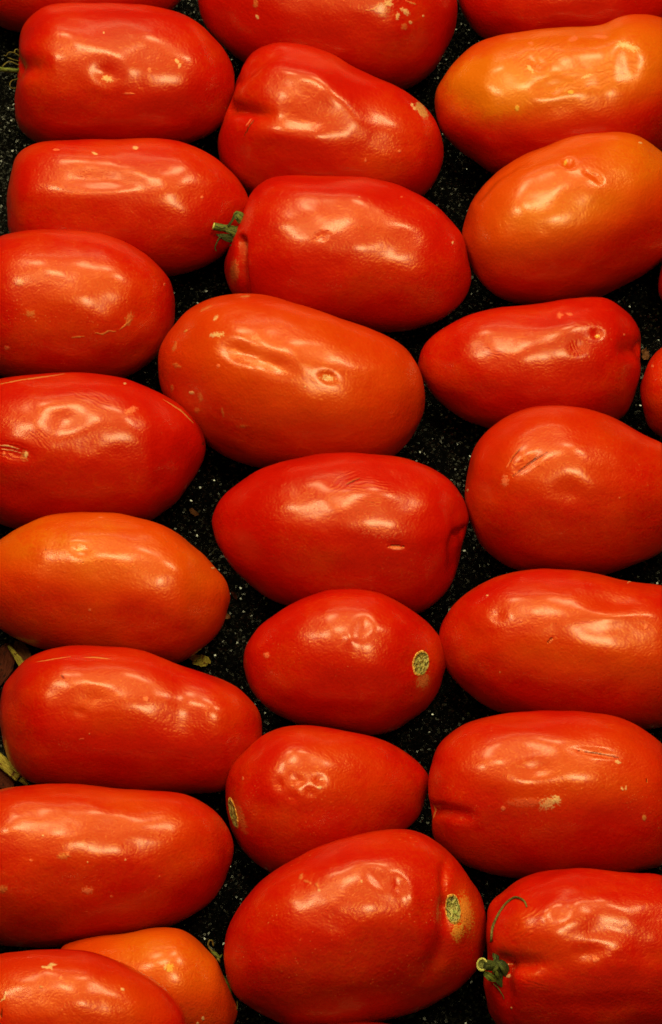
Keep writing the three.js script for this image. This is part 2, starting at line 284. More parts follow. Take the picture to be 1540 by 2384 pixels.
tomato('L5', 'orange-shouldered tomato at the left edge, above the one with crack lines along its crest',
  [-80, 1340, -66, 1305, -40, 1282, 0, 1256, 40, 1232, 90, 1208, 140, 1196, 200, 1192, 260, 1196, 320, 1207, 370, 1220, 415, 1242, 455, 1275, 500, 1322, 525, 1357, 533, 1392],
  [-72, 1385, -45, 1430, 0, 1466, 40, 1491, 75, 1505, 115, 1514, 200, 1532, 300, 1546, 380, 1548, 425, 1540, 465, 1513, 505, 1477, 521, 1448, 527, 1420],
  { ripe: .5, amp: .3, blush: [[220, 1270, 330, 95, 8, .28], [480, 1390, 60, 60, 0, .12]], marks: [[183, 1279, 9, 6, 10, 'cream', 1], [208, 1420, 5, 4, 0, 'pale'], [495, 1322, 6, 2.5, 0, 'cream'], [234, 1204, 6, 2, 0, 'pale'], [105, 1280, 2, 2, 0, 'dark'], [193, 1310, 2, 2, 0, 'dark']], dents: [[185, 1280, 20, 12, 10, 3]] });
tomato('L6', 'pear-shouldered red tomato with fine pale crack lines along its crest',
  [0, 1640, 6, 1597, 30, 1567, 60, 1537, 100, 1517, 150, 1506, 210, 1504, 280, 1507, 340, 1518, 385, 1534, 425, 1551, 475, 1567, 520, 1583, 555, 1602, 585, 1632, 604, 1667, 610, 1700],
  [0, 1690, 10, 1745, 36, 1793, 70, 1822, 150, 1840, 300, 1850, 435, 1850, 520, 1842, 565, 1814, 595, 1775, 608, 1735],
  { ripe: .34, blush: [[270, 1630, 110, 90, 0, .14], [520, 1645, 45, 60, 0, .08]], marks: [[340, 1627, 9, 7, 0, 'pale'], [208, 1708, 2, 2, 0, 'cream']], cuts: [[1.6, 'gold', 85, 1541, 120, 1535, 165, 1528], [2, 'gold', 195, 1530, 230, 1531, 260, 1535], [1.8, 'pale', 182, 1722, 190, 1719, 198, 1719], [1.6, 'dark', 142, 1572, 148, 1580]], dents: [[186, 1658, 15, 8, -15, 4], [215, 1625, 40, 22, 10, 4], [425, 1660, 50, 130, 0, 6]] });
tomato('L7', 'long red tomato at the left edge, low down, lying above the orange one',
  [-120, 2010, -108, 1930, -65, 1862, 0, 1836, 50, 1828, 125, 1824, 190, 1827, 260, 1835, 340, 1841, 400, 1845, 440, 1854, 480, 1874, 510, 1901, 530, 1932, 541, 1966],
  [-110, 2090, -70, 2165, 0, 2200, 100, 2206, 200, 2199, 300, 2181, 390, 2156, 450, 2129, 490, 2099, 515, 2069, 530, 2029, 539, 1999],
  { ripe: .38, blush: [[270, 1900, 200, 70, 5, .12]], marks: [[148, 1993, 16, 9, 0, 'gold', 1, 0.42], [158, 1988, 6, 6, 0, 'pale', 1], [292, 2002, 3, 2.5, 0, 'cream'], [203, 2008, 2.5, 3, 30, 'cream'], [70, 2003, 6, 3, 0, 'pale', 1], [204, 2073, 15, 9, 0, 'pale', 1], [259, 2087, 4, 4, 0, 'pale'], [100, 1946, 4, 2, 40, 'cream'], [371, 2040, 2.5, 2.5, 0, 'pale'], [338, 1958, 6, 6, 0, 'pale', 1], [5, 2070, 14, 10, 0, 'gold', 1, 0.42]] });
tomato('L8', 'bright orange tomato half hidden under the red one in the bottom left corner',
  [130, 2262, 142, 2207, 175, 2190, 225, 2180, 300, 2173, 350, 2161, 390, 2159, 425, 2165, 455, 2184, 480, 2209, 503, 2235, 517, 2266, 530, 2295, 543, 2325, 552, 2352],
  [135, 2320, 180, 2400, 280, 2455, 400, 2470, 490, 2445, 535, 2400],
  { ripe: .54, amp: .15, blush: [[400, 2230, 150, 80, 15, .27], [260, 2200, 120, 40, 5, .1]], wob: .6, marks: [[384, 2252, 4, 9, 15, 'cream'], [395, 2253, 10, 12, 0, 'yellow', 1], [472, 2371, 4, 6, 0, 'cream'], [460, 2383, 4, 4, 0, 'cream']] });
tomato('L9', 'red tomato in the bottom left corner with a star-shaped corky scar near its crest',
  [-120, 2390, -105, 2310, -60, 2245, 0, 2221, 50, 2214, 125, 2209, 180, 2212, 240, 2226, 300, 2249, 350, 2276, 390, 2307, 420, 2345, 436, 2386, 440, 2425],
  [-105, 2480, -40, 2545, 60, 2575, 180, 2575, 300, 2553, 390, 2515, 430, 2470],
  { ripe: .36, lift: .02, blush: [[170, 2320, 200, 90, 10, .16]], marks: [[116, 2247, 12, 4, -40, 'cream'], [118, 2250, 4, 10, -20, 'cream'], [105, 2252, 14, 3.5, 10, 'cream'], [124, 2246, 9, 3, -5, 'cream'], [285, 2303, 6, 4, 30, 'cream'], [141, 2275, 5, 6, 0, 'pale', 1], [95, 2297, 6, 3, 0, 'gold']], cuts: [[3, 'cream', 0, 2332, 9, 2325, 13, 2308], [2.4, 'dark', 4, 2350, 2, 2370]] });
// ---- middle column
tomato('M0', 'red tomato cut by the top edge with crusty cream scars in its middle',
  [455, -20, 468, -85, 540, -145, 680, -172, 800, -172, 950, -148, 1035, -85, 1063, 8],
  [460, 5, 470, 40, 490, 76, 520, 111, 555, 140, 640, 180, 740, 205, 840, 217, 900, 217, 945, 206, 985, 185, 1020, 150, 1042, 110, 1055, 75, 1061, 40],
  { ripe: .27, marks: [[595, 8, 6, 14, 0, 'gold', 1, 0.42], [598, 39, 4, 7, -30, 'cream'], [905, 8, 14, 9, 20, 'cream', 1], [943, 26, 15, 6, 35, 'cream', 1], [925, 38, 6, 10, 15, 'cream', 1], [940, 62, 9, 8, 0, 'gold', 1, 0.42], [955, 52, 5, 5, 0, 'cream'], [985, 37, 3, 4, 0, 'cream'], [890, 22, 20, 20, 0, 'gold', 1, 0.42]], cuts: [[2.4, 'gold', 850, 24, 870, 22, 882, 8], [2.4, 'gold', 945, 2, 968, 10]] });
tomato('M1', 'lobed red tomato with a deep crease and an oval tan scar near its end',
  [560, 252, 546, 220, 551, 185, 566, 149, 590, 121, 625, 103, 670, 98, 720, 106, 770, 124, 820, 154, 870, 178, 935, 206, 980, 241, 1010, 275, 1026, 310, 1031, 345],
  [540, 268, 521, 284, 509, 318, 508, 350, 516, 386, 540, 422, 577, 453, 640, 478, 750, 493, 870, 488, 950, 470, 985, 454, 1014, 415, 1027, 378],
  { ripe: .33, k: .95, grooves: [[15, 20, 528, 250, 560, 256, 600, 263, 650, 272], [44, 9, 560, 256, 640, 268, 740, 280, 820, 300], [12, 8, 553, 188, 590, 158, 640, 130, 700, 122]], ridges: [[24, 9, 600, 150, 660, 160, 740, 190, 800, 240, 850, 300], [26, 6, 560, 300, 620, 305, 700, 315, 800, 320]], marks: [[981, 256, 26, 12, 58, 'tan'], [959, 244, 4, 6, 0, 'cream'], [964, 252, 5, 5, 0, 'cream'], [850, 373, 3, 6, 0, 'pale'], [930, 352, 4, 4, 0, 'pale']], cuts: [[2.2, 'dark', 590, 280, 578, 297, 567, 318], [2.2, 'pale', 584, 276, 572, 293]] });
tomato('M2', 'large smooth red tomato with a chopped green stem on its left end',
  [575, 528, 572, 490, 580, 455, 600, 431, 625, 416, 660, 409, 770, 410, 845, 412, 905, 425, 955, 442, 990, 458, 1025, 485, 1055, 519, 1075, 548, 1090, 596, 1097, 642],
  [562, 562, 535, 580, 523, 606, 525, 640, 541, 683, 575, 712, 620, 738, 690, 763, 770, 772, 845, 773, 895, 774, 945, 771, 990, 759, 1030, 741, 1070, 706, 1090, 673],
  { ripe: .3, k: .95, grooves: [[8, 26, 563, 560, 561, 600, 563, 640, 570, 690, 578, 720]], marks: [[546, 630, 12, 30, 5, 'gold', 1, 0.42], [836, 458, 2, 2, 0, 'cream'], [1053, 565, 3, 4, 30, 'cream'], [935, 458, 3, 2, 0, 'pale']], dents: [[750, 552, 18, 8, -20, 4]], ridges: [[26, 6, 640, 445, 720, 450, 800, 448, 880, 480]], cuts: [[2, 'pale', 736, 556, 745, 549, 756, 551]] });
tomato('M3', 'orange-red tomato with a long kidney-shaped dent and flaky cream scars around it',
  [367, 850, 372, 812, 390, 776, 416, 745, 450, 716, 490, 695, 540, 685, 600, 685, 650, 694, 700, 709, 770, 731, 820, 750, 870, 769, 912, 789, 942, 811, 962, 834, 976, 858, 985, 886, 988, 918],
  [370, 882, 385, 925, 415, 975, 455, 1014, 500, 1046, 550, 1071, 620, 1093, 720, 1106, 820, 1101, 880, 1082, 918, 1060, 948, 1031, 971, 996, 985, 956],
  { ripe: .44, amp: .2, blush: [[690, 830, 300, 140, 15, .16]], dents: [[562, 820, 46, 24, 16, 8], [635, 846, 52, 22, 20, 8], [764, 877, 22, 11, 5, 6]],
    marks: [[613, 850, 72, 9, 19, 'pale', 1], [545, 822, 16, 10, 20, 'pale', 1], [762, 880, 17, 8, 5, 'cream', 1], [505, 779, 18, 7, -5, 'cream', 1], [592, 785, 14, 9, 0, 'pale', 1], [406, 808, 5, 16, 20, 'gold', 1, 0.42], [412, 851, 12, 6, 30, 'gold', 1, 0.42], [400, 903, 4, 9, 0, 'gold', 1, 0.42], [445, 914, 7, 5, 0, 'cream'], [466, 925, 6, 13, -10, 'gold', 1, 0.42], [458, 955, 9, 7, 0, 'gold', 1, 0.42], [518, 960, 3.5, 12, -10, 'gold', 1, 0.42], [502, 740, 9, 4, -40, 'cream', 1], [478, 718, 18, 4, -25, 'gold', 1, 0.42], [432, 770, 6, 3, -30, 'gold'], [570, 690, 14, 2.5, -5, 'gold'], [508, 852, 5, 5, 0, 'pale'], [565, 992, 12, 4, 0, 'gold', 1, 0.42], [710, 900, 3, 2, 0, 'cream']], wob: 1 });
tomato('M4', 'deep red tomato with a wrinkled patch on its crown and a heart-shaped end',
  [493, 1215, 500, 1190, 520, 1156, 550, 1130, 600, 1097, 650, 1078, 700, 1066, 770, 1056, 820, 1055, 885, 1060, 945, 1069, 995, 1085, 1040, 1111, 1066, 1141, 1082, 1171, 1090, 1205, 1080, 1243],
  [496, 1235, 505, 1265, 525, 1302, 565, 1347, 615, 1385, 665, 1408, 750, 1434, 840, 1443, 920, 1440, 975, 1427, 1010, 1407, 1040, 1378, 1062, 1336, 1072, 1292],
  { ripe: .27, grooves: [[13, 16, 1085, 1240, 1064, 1246, 1056, 1270, 1055, 1310, 1040, 1350]], wrinkles: [[862, 1142, 55, 34, 5, 7], [800, 1125, 40, 25, -30, 9]], dents: [[922, 1270, 22, 5, 4, 6], [790, 1115, 50, 24, -20, 4], [880, 1145, 60, 40, 0, -3]], marks: [[922, 1276, 21, 5, 4, 'pale'], [880, 1228, 60, 26, 10, 'pale', 1, 0.3]], cuts: [[2, 'dark', 902, 1272, 920, 1269, 940, 1273], [2, 'dark', 805, 1128, 822, 1120, 838, 1113]], ripple: 1 });
const m5 = tomato('M5', 'short egg-shaped red tomato with a round greenish stem scar facing forward',
  [566, 1537, 572, 1502, 600, 1462, 640, 1432, 690, 1402, 740, 1382, 770, 1372, 820, 1369, 870, 1375, 905, 1387, 940, 1407, 980, 1438, 1010, 1467, 1030, 1502, 1039, 1540],
  [570, 1567, 582, 1602, 610, 1637, 650, 1667, 700, 1688, 770, 1701, 820, 1708, 870, 1711, 920, 1698, 960, 1673, 995, 1642, 1020, 1607, 1033, 1570],
  { ripe: .33, dust: .7, marks: [[985, 1585, 16, 22, 20, 'gold', 1, 0.6], [720, 1494, 3, 3, 0, 'pale'], [620, 1525, 8, 8, 0, 'pale', 1]], dents: [[979, 1544, 30, 38, 0, 4], [845, 1460, 20, 26, 20, 4], [815, 1490, 15, 20, 0, -3]] });
const m6 = tomato('M6', 'small teardrop red tomato with dimpled crown and a narrow stem scar, below the egg-shaped one',
  [522, 1855, 525, 1818, 540, 1780, 560, 1757, 590, 1731, 620, 1708, 660, 1692, 710, 1688, 770, 1695, 845, 1710, 895, 1723, 930, 1742, 960, 1766, 982, 1788, 996, 1812],
  [524, 1875, 530, 1900, 541, 1936, 560, 1976, 590, 2004, 628, 2028, 690, 2042, 770, 2032, 850, 2001, 910, 1965, 952, 1928, 975, 1899, 994, 1840],
  { ripe: .35, dust: .6, blush: [[760, 1800, 150, 70, 10, .12]], dents: [[690, 1815, 18, 14, 0, 3], [720, 1845, 16, 12, 0, 3], [680, 1855, 16, 12, 20, 3], [745, 1815, 15, 12, 0, 3], [650, 1825, 12, 16, 0, 3]], marks: [[743, 1833, 7, 4, 0, 'cream', 1], [565, 1812, 3, 5, 0, 'pale'], [680, 1830, 4, 4, 0, 'pale'], [560, 1905, 10, 40, -18, 'gold', 1, 0.42]] });
const m7 = tomato('M7', 'biggest red tomato at the bottom centre with a sunken stem scar in a yellow halo',
  [520, 2224, 525, 2180, 540, 2139, 565, 2099, 600, 2059, 650, 2019, 700, 1991, 770, 1961, 820, 1944, 870, 1935, 925, 1931, 970, 1938, 1010, 1956, 1050, 1989, 1080, 2024, 1105, 2064, 1121, 2099, 1132, 2138],
  [521, 2245, 528, 2280, 545, 2313, 575, 2340, 625, 2369, 680, 2389, 760, 2397, 830, 2391, 885, 2379, 935, 2366, 995, 2344, 1055, 2309, 1090, 2279, 1115, 2248, 1128, 2210, 1133, 2175],
  { ripe: .33, dust: 1, amp: .25, grooves: [[20, 14, 1042, 2110, 1036, 2170, 1022, 2225, 995, 2270, 970, 2300], [9, 10, 1040, 2100, 1033, 2060, 1034, 2020, 1046, 1985]], dents: [[1048, 2118, 26, 46, 5, 10], [880, 2045, 30, 18, 40, 4], [925, 2060, 14, 22, -20, 4], [960, 2090, 16, 40, -10, -4]], blush: [[1085, 2120, 40, 80, 0, .12]],
    marks: [[1083, 2126, 20, 50, -8, 'yellow', 1, 0.42], [1065, 2168, 15, 26, 5, 'yellow', 1, 0.5], [700, 2040, 5, 10, 20, 'gold', 1, 0.42], [714, 2052, 12, 3.5, 20, 'gold', 1, 0.42], [737, 2060, 8, 4, 50, 'gold', 1, 0.42], [742, 2072, 4, 4, 0, 'cream'], [841, 2051, 4, 4, 0, 'cream']] });
tomato('M8', 'crest of a red tomato at the bottom edge below the biggest one',
  [640, 2470, 670, 2410, 740, 2384, 820, 2378, 900, 2385, 960, 2410, 985, 2470], [660, 2560, 740, 2610, 820, 2620, 900, 2605, 970, 2550], { ripe: .28, small: 1 });
// ---- right column
tomato('R0', 'plain dark red tomato at the top right edge, behind the long orange one',
  [1060, -40, 1080, -100, 1170, -155, 1330, -175, 1480, -160, 1580, -100, 1615, -30],
  [1066, 2, 1073, 30, 1092, 58, 1125, 90, 1200, 118, 1320, 128, 1450, 112, 1540, 76, 1600, 20], { ripe: .22 });
tomato('R1', 'long blotchy orange tomato with scabby top, its underside red, at the top right',
  [1013, 238, 1018, 203, 1040, 165, 1070, 131, 1110, 102, 1160, 83, 1220, 73, 1295, 67, 1365, 62, 1400, 55, 1435, 41, 1480, 33, 1520, 37, 1560, 58, 1600, 110, 1620, 185],
  [1018, 280, 1035, 316, 1070, 350, 1110, 382, 1150, 406, 1250, 424, 1380, 418, 1500, 390, 1580, 330, 1612, 260],
  { ripe: .3, amp: .1, blush: [[1330, 150, 320, 118, -8, .62], [1120, 210, 100, 70, 0, .25]], dents: [[1400, 75, 60, 30, -10, 6], [1300, 200, 60, 20, -15, 5], [1460, 150, 30, 50, 0, 5], [1250, 145, 25, 16, 30, 5]], wob: 1.2,
    marks: [[1203, 252, 6, 8, 0, 'yellow'], [1328, 215, 8, 6, 0, 'yellow'], [1295, 215, 13, 6, -20, 'pale', 1], [1236, 101, 7, 5, 0, 'pale', 1], [1335, 90, 14, 6, -20, 'pale', 1], [1400, 86, 20, 5, 5, 'pale', 1], [1462, 108, 30, 10, 20, 'cream', 1], [1235, 160, 12, 5, 50, 'cream', 1], [1365, 178, 14, 4, -20, 'cream', 1]], wrinkles: [[1260, 130, 70, 40, -35, 10], [1450, 130, 50, 45, 20, 11], [1380, 180, 90, 40, -15, 14]] });
tomato('R2', 'yellow-orange tomato with two small dimples on its crown at the right edge',
  [1075, 548, 1085, 505, 1104, 461, 1130, 425, 1170, 390, 1220, 360, 1270, 340, 1320, 322, 1395, 310, 1445, 307, 1485, 315, 1520, 337, 1555, 368, 1590, 420, 1608, 480],
  [1085, 588, 1096, 615, 1108, 641, 1128, 667, 1155, 690, 1200, 706, 1265, 711, 1330, 704, 1400, 688, 1468, 657, 1515, 627, 1562, 590, 1598, 540],
  { ripe: .38, amp: .12, blush: [[1370, 400, 300, 130, -24, .42], [1480, 370, 90, 60, 0, .1], [1250, 540, 220, 70, -20, .12]], dents: [[1324, 380, 14, 12, 0, 8], [1378, 406, 18, 7, 15, 7], [1393, 420, 8, 6, 0, 6]], grooves: [[7, 4, 1110, 470, 1150, 420, 1210, 380, 1290, 345, 1360, 330], [7, 3, 1220, 385, 1290, 358, 1360, 345]], marks: [[1316, 378, 4, 9, 20, 'yellow'], [1490, 332, 5, 2.5, 15, 'cream'], [1380, 402, 14, 3, 15, 'pale']], cuts: [[1.8, 'pale', 1362, 402, 1378, 400, 1392, 408]] });
tomato('R3', 'waisted red tomato with a ringed pit near its notched right end',
  [973, 848, 980, 821, 1004, 787, 1040, 757, 1080, 735, 1130, 720, 1195, 711, 1270, 704, 1320, 696, 1370, 691, 1415, 697, 1452, 720, 1480, 751, 1492, 786, 1489, 818],
  [976, 872, 986, 893, 1006, 921, 1050, 956, 1095, 983, 1140, 1000, 1220, 1013, 1330, 1010, 1400, 995, 1440, 976, 1456, 964, 1475, 931, 1487, 891, 1491, 848],
  { ripe: .3, grooves: [[20, 17, 1500, 814, 1470, 815, 1420, 812]], dents: [[1389, 777, 13, 11, 0, 5], [1250, 740, 60, 40, 0, 5], [1345, 808, 20, 18, 0, 3]], marks: [[1391, 783, 7, 5, 0, 'yellow'], [1302, 734, 8, 8, 30, 'pale', 1], [1326, 731, 8, 4, 0, 'pale', 1], [1453, 779, 3, 3, 0, 'pale']], wrinkles: [[1347, 812, 26, 22, 70, 9], [1150, 820, 36, 14, 20, 8]], ridges: [[20, 5, 1240, 770, 1310, 765, 1390, 745]] });
tomato('R4', 'red tomato mostly out of frame at the right edge, beside the waisted one',
  [1491, 915, 1497, 875, 1511, 836, 1540, 808, 1600, 785, 1700, 780, 1790, 830, 1820, 910], [1500, 966, 1520, 1001, 1560, 1025, 1660, 1045, 1760, 1020, 1808, 970], { ripe: .38, marks: [[1518, 852, 4, 4, 0, 'pale']] });
tomato('R5', 'round-ended red tomato with diagonal scratches on its crown at the right edge',
  [1084, 1146, 1086, 1106, 1098, 1061, 1120, 1021, 1155, 986, 1200, 961, 1255, 947, 1310, 944, 1370, 954, 1435, 975, 1495, 1006, 1545, 1036, 1590, 1080, 1618, 1140],
  [1087, 1190, 1095, 1222, 1115, 1262, 1150, 1297, 1200, 1325, 1280, 1342, 1360, 1344, 1420, 1336, 1472, 1320, 1540, 1285, 1598, 1220],
  { ripe: .4, amp: .2, blush: [[1290, 1060, 150, 90, 10, .1]], grooves: [[26, 6, 1500, 1030, 1440, 1000, 1380, 985]], dents: [[1325, 1145, 42, 40, 0, 7], [1235, 1075, 40, 12, -38, 4]], marks: [[1088, 1141, 3, 4, 0, 'cream'], [1442, 1158, 3, 3, 0, 'pale'], [1175, 1120, 10, 14, 0, 'pale', 1]], cuts: [[1.5, 'dark', 1182, 1084, 1195, 1062, 1215, 1040], [1.8, 'pale', 1178, 1088, 1192, 1066], [1.5, 'dark', 1192, 1110, 1230, 1080, 1275, 1052], [1.6, 'dark', 1235, 1078, 1250, 1064]], wrinkles: [[1235, 1075, 50, 24, -38, 13]] });
tomato('R6', 'long red tomato at the right edge, touching the end of the egg-shaped one',
  [1020, 1485, 1026, 1455, 1046, 1421, 1080, 1385, 1130, 1353, 1185, 1335, 1245, 1326, 1295, 1325, 1345, 1329, 1410, 1341, 1480, 1355, 1540, 1364, 1600, 1388, 1645, 1440, 1660, 1520],
  [1023, 1515, 1032, 1540, 1052, 1577, 1090, 1616, 1140, 1647, 1190, 1665, 1300, 1688, 1420, 1699, 1515, 1695, 1590, 1670, 1640, 1610],
  { ripe: .37, blush: [[1350, 1480, 240, 90, 8, .12]], dents: [[1425, 1400, 60, 28, 12, 9], [1160, 1430, 20, 20, 0, 3]], ridges: [[18, 6, 1390, 1440, 1450, 1428, 1540, 1432]], marks: [[1212, 1445, 3, 3, 0, 'pale'], [1503, 1459, 5, 8, 30, 'pale'], [1134, 1386, 4, 2.5, 0, 'cream'], [1163, 1565, 2, 2, 0, 'cream']], cuts: [[2.2, 'dark', 1274, 1496, 1281, 1489, 1287, 1483], [2, 'pale', 1278, 1498, 1286, 1488], [1.6, 'cream', 1460, 1358, 1464, 1353, 1468, 1354]] });
tomato('R7', 'big red tomato with slit scars on its crown and a speckled cream patch',
  [1013, 1886, 1000, 1855, 998, 1815, 1003, 1780, 1016, 1742, 1040, 1712, 1080, 1687, 1130, 1671, 1195, 1661, 1270, 1656, 1345, 1657, 1420, 1666, 1470, 1682, 1510, 1705, 1545, 1735, 1582, 1800, 1600, 1870],
  [1008, 1910, 1011, 1949, 1036, 1981, 1070, 2009, 1120, 2030, 1170, 2041, 1230, 2048, 1330, 2050, 1430, 2042, 1490, 2030, 1545, 2011, 1590, 1955],
  { ripe: .36, dust: .6, blush: [[1330, 1790, 240, 90, 5, .14]], grooves: [[15, 18, 998, 1886, 1040, 1890, 1085, 1898, 1120, 1900]], dents: [[1390, 1752, 55, 7, 8, 5], [1245, 1790, 50, 24, 0, 4]], marks: [[1390, 1755, 52, 5, 9, 'pale', 1], [1438, 1774, 10, 5, 25, 'cream'], [1277, 1869, 26, 15, -20, 'cream', 1, 0.6], [1295, 1862, 12, 10, 0, 'cream', 1], [1171, 1882, 6, 7, 0, 'pale', 1], [1448, 1836, 3, 6, -20, 'cream'], [1457, 1834, 3, 6, 10, 'cream'], [1499, 1904, 6, 9, 0, 'gold'], [1225, 1868, 50, 12, 0, 'pale', 1, 0.3]], cuts: [[2.6, 'gold', 1006, 1868, 1014, 1885, 1008, 1905], [2, 'dark', 1345, 1748, 1390, 1754, 1440, 1764], [1.6, 'dark', 1503, 1810, 1506, 1822]] });
const r8 = tomato('R8', 'deeply lobed red tomato with wrinkles and a cut hollow stem in the bottom right corner',
  [1168, 2244, 1145, 2200, 1134, 2160, 1140, 2109, 1168, 2080, 1205, 2054, 1250, 2034, 1295, 2025, 1345, 2022, 1410, 2027, 1480, 2033, 1545, 2038, 1610, 2065, 1655, 2130, 1670, 2220],
  [1140, 2265, 1126, 2288, 1130, 2324, 1146, 2369, 1185, 2412, 1280, 2445, 1450, 2445, 1600, 2400, 1655, 2310],
  { ripe: .31, k: .95, wob: 1.7, grooves: [[18, 21, 1158, 2240, 1185, 2243, 1230, 2244, 1290, 2240], [40, 9, 1180, 2243, 1260, 2241, 1330, 2233, 1420, 2212], [20, 18, 1165, 2250, 1172, 2290, 1172, 2335, 1190, 2390]], ridges: [[28, 4, 1180, 2130, 1260, 2130, 1340, 2110], [28, 3, 1200, 2290, 1260, 2280, 1330, 2270]], dents: [[1370, 2215, 50, 18, -10, 5], [1310, 2110, 20, 40, 30, 4], [1440, 2230, 14, 10, 0, 3]], wrinkles: [[1225, 2152, 46, 30, -38, 10], [1240, 2290, 40, 12, 15, 9]], marks: [[1184, 2272, 7, 5, -25, 'cream'], [1190, 2347, 3, 3, 0, 'cream'], [1385, 2234, 12, 8, 0, 'pale', 1]] });
tomato('R9', 'dark sliver of a red tomato at the right edge beside the yellow-orange one',
  [1533, 662, 1536, 640, 1545, 605, 1580, 560, 1680, 540, 1780, 580, 1820, 660], [1533, 685, 1545, 710, 1580, 760, 1680, 780, 1780, 740], { ripe: .2, small: 1 });

// ---------------------------------------------------------------- stems, sepals, stem scars
function grainTex(N, f, srgb) { const d = new Uint8Array(N * N * 4); for (let y = 0; y < N; y++) for (let x = 0; x < N; x++) { const c = f(x / N, y / N), o = (y * N + x) * 4; if (srgb) { d[o] = enc(c[0]); d[o + 1] = enc(c[1]); d[o + 2] = enc(c[2]); } else d[o] = d[o + 1] = d[o + 2] = clamp(c) * 255; d[o + 3] = 255; } const t = new THREE.DataTexture(d, N, N); t.magFilter = t.minFilter = THREE.LinearFilter; t.wrapS = t.wrapT = THREE.RepeatWrapping; if (srgb) t.colorSpace = THREE.SRGBColorSpace; t.needsUpdate = true; return t; }
const mix3 = (a, b, t) => [a[0] + (b[0] - a[0]) * t, a[1] + (b[1] - a[1]) * t, a[2] + (b[2] - a[2]) * t];
function plantMat(name, a, b, spot, rough = 0.6, seed = 0) {
  const m = new THREE.MeshPhysicalMaterial({ specularIntensity: 0.4, map: grainTex(128, (u, v) => { const n = fbm(u * 7 + seed, v * 5, seed), f = ns(u * 30, v * 9, seed + 4), q = ns(u * 14 + 3, v * 14, seed + 9); return mix3(mix3(a, b, clamp(0.5 + n + 0.4 * f)), spot, sstep(0.25, 0.45, q)); }, true), bumpMap: grainTex(128, (u, v) => 0.5 + 0.3 * ns(u * 34, v * 6, seed) + 0.2 * ns(u * 50, v * 50, 2)), bumpScale: 0.0006, roughness: rough });
  m.name = name; return m;
}
const GREEN = plantMat('stem_green', [.035, .05, .006], [.14, .15, .018], [.012, .014, .004]);
const DARKGREEN = plantMat('sepal_dark_green', [.02, .028, .006], [.07, .08, .014], [.012, .01, .004], 0.65, 3);
const STRAW = plantMat('dry_sepal', [.11, .075, .012], [.26, .19, .045], [.05, .03, .01], 0.6, 6);
const CUT = plantMat('cut_stem', [.5, .46, .1], [.62, .56, .16], [.3, .24, .06], 0.5, 11);
const HOLLOW = plantMat('stem_pith', [.12, .11, .03], [.3, .3, .08], [.02, .02, .008], 0.6, 14);
// a strip along a path of places: width and thickness in survey units, turned about its own line
function strip(T, name, pts, width, thick, mat, turn = 0, opts = {}) {
  const P3 = pts.map(p => { const z = p.length > 2 && !opts.onSkin ? p[2] : T.surf(p[0], p[1]).z + (p[2] ?? 2); return T.toWorld(p[0], p[1], z); });
  const curve = new THREE.CatmullRomCurve3(P3, false, 'centripetal'), n = opts.n ?? 28, m = opts.m ?? 10, un = T.D / FPX;
  const pos = [], uv = [], idx = [], e1 = new THREE.Vector3(), e2 = new THREE.Vector3(), t = new THREE.Vector3(), c = new THREE.Vector3(), len = curve.getLength();
  for (let i = 0; i <= n; i++) {
    const u = i / n; curve.getPointAt(u, c); curve.getTangentAt(u, t);
    e2.copy(BACK).addScaledVector(t, -BACK.dot(t)).normalize(); e1.crossVectors(t, e2);
    const a = turn + (opts.twist ?? 0) * u, ca = Math.cos(a), sa = Math.sin(a);
    const shape = opts.profile ? opts.profile(u) : 1, wob = 1 + 0.16 * ns(u * 9 + width, 2, thick);
    for (let j = 0; j <= m; j++) {
      const th = 2 * Math.PI * j / m, x = Math.cos(th) * width * 0.5 * shape * wob * un, y = Math.sin(th) * thick * 0.5 * Math.max(0.3, shape) * un;
      const ax = x * ca - y * sa, ay = x * sa + y * ca + (opts.cup ?? 0) * un * Math.pow(Math.cos(th), 2) * shape;
      pos.push(c.x + e1.x * ax + e2.x * ay, c.y + e1.y * ax + e2.y * ay, c.z + e1.z * ax + e2.z * ay); uv.push(j / m, u * len / 0.02);
    }
  }
  for (let i = 0; i < n; i++) for (let j = 0; j < m; j++) { const a = i * (m + 1) + j, b = a + 1, d = a + m + 1, e = d + 1; idx.push(a, d, b, b, d, e); }
  for (const i of [0, n]) { const k = pos.length / 3; curve.getPointAt(i / n, c); pos.push(c.x, c.y, c.z); uv.push(0.5, i); for (let j = 0; j < m; j++) { const a = i * (m + 1) + j; if (i) idx.push(a, k, a + 1); else idx.push(a, a + 1, k); } }
  const g = new THREE.BufferGeometry(); g.setAttribute('position', new THREE.Float32BufferAttribute(pos, 3)); g.setAttribute('uv', new THREE.Float32BufferAttribute(uv, 2)); g.setIndex(idx); g.computeVertexNormals();
  const me = new THREE.Mesh(g, mat); me.name = name; me.castShadow = me.receiveShadow = true; (opts.parent || T.grp).add(me); return me;
}
const blade = u => Math.pow(Math.sin(Math.PI * clamp(0.12 + 0.86 * u)), 0.8);
const taper = u => 1 - 0.6 * u;

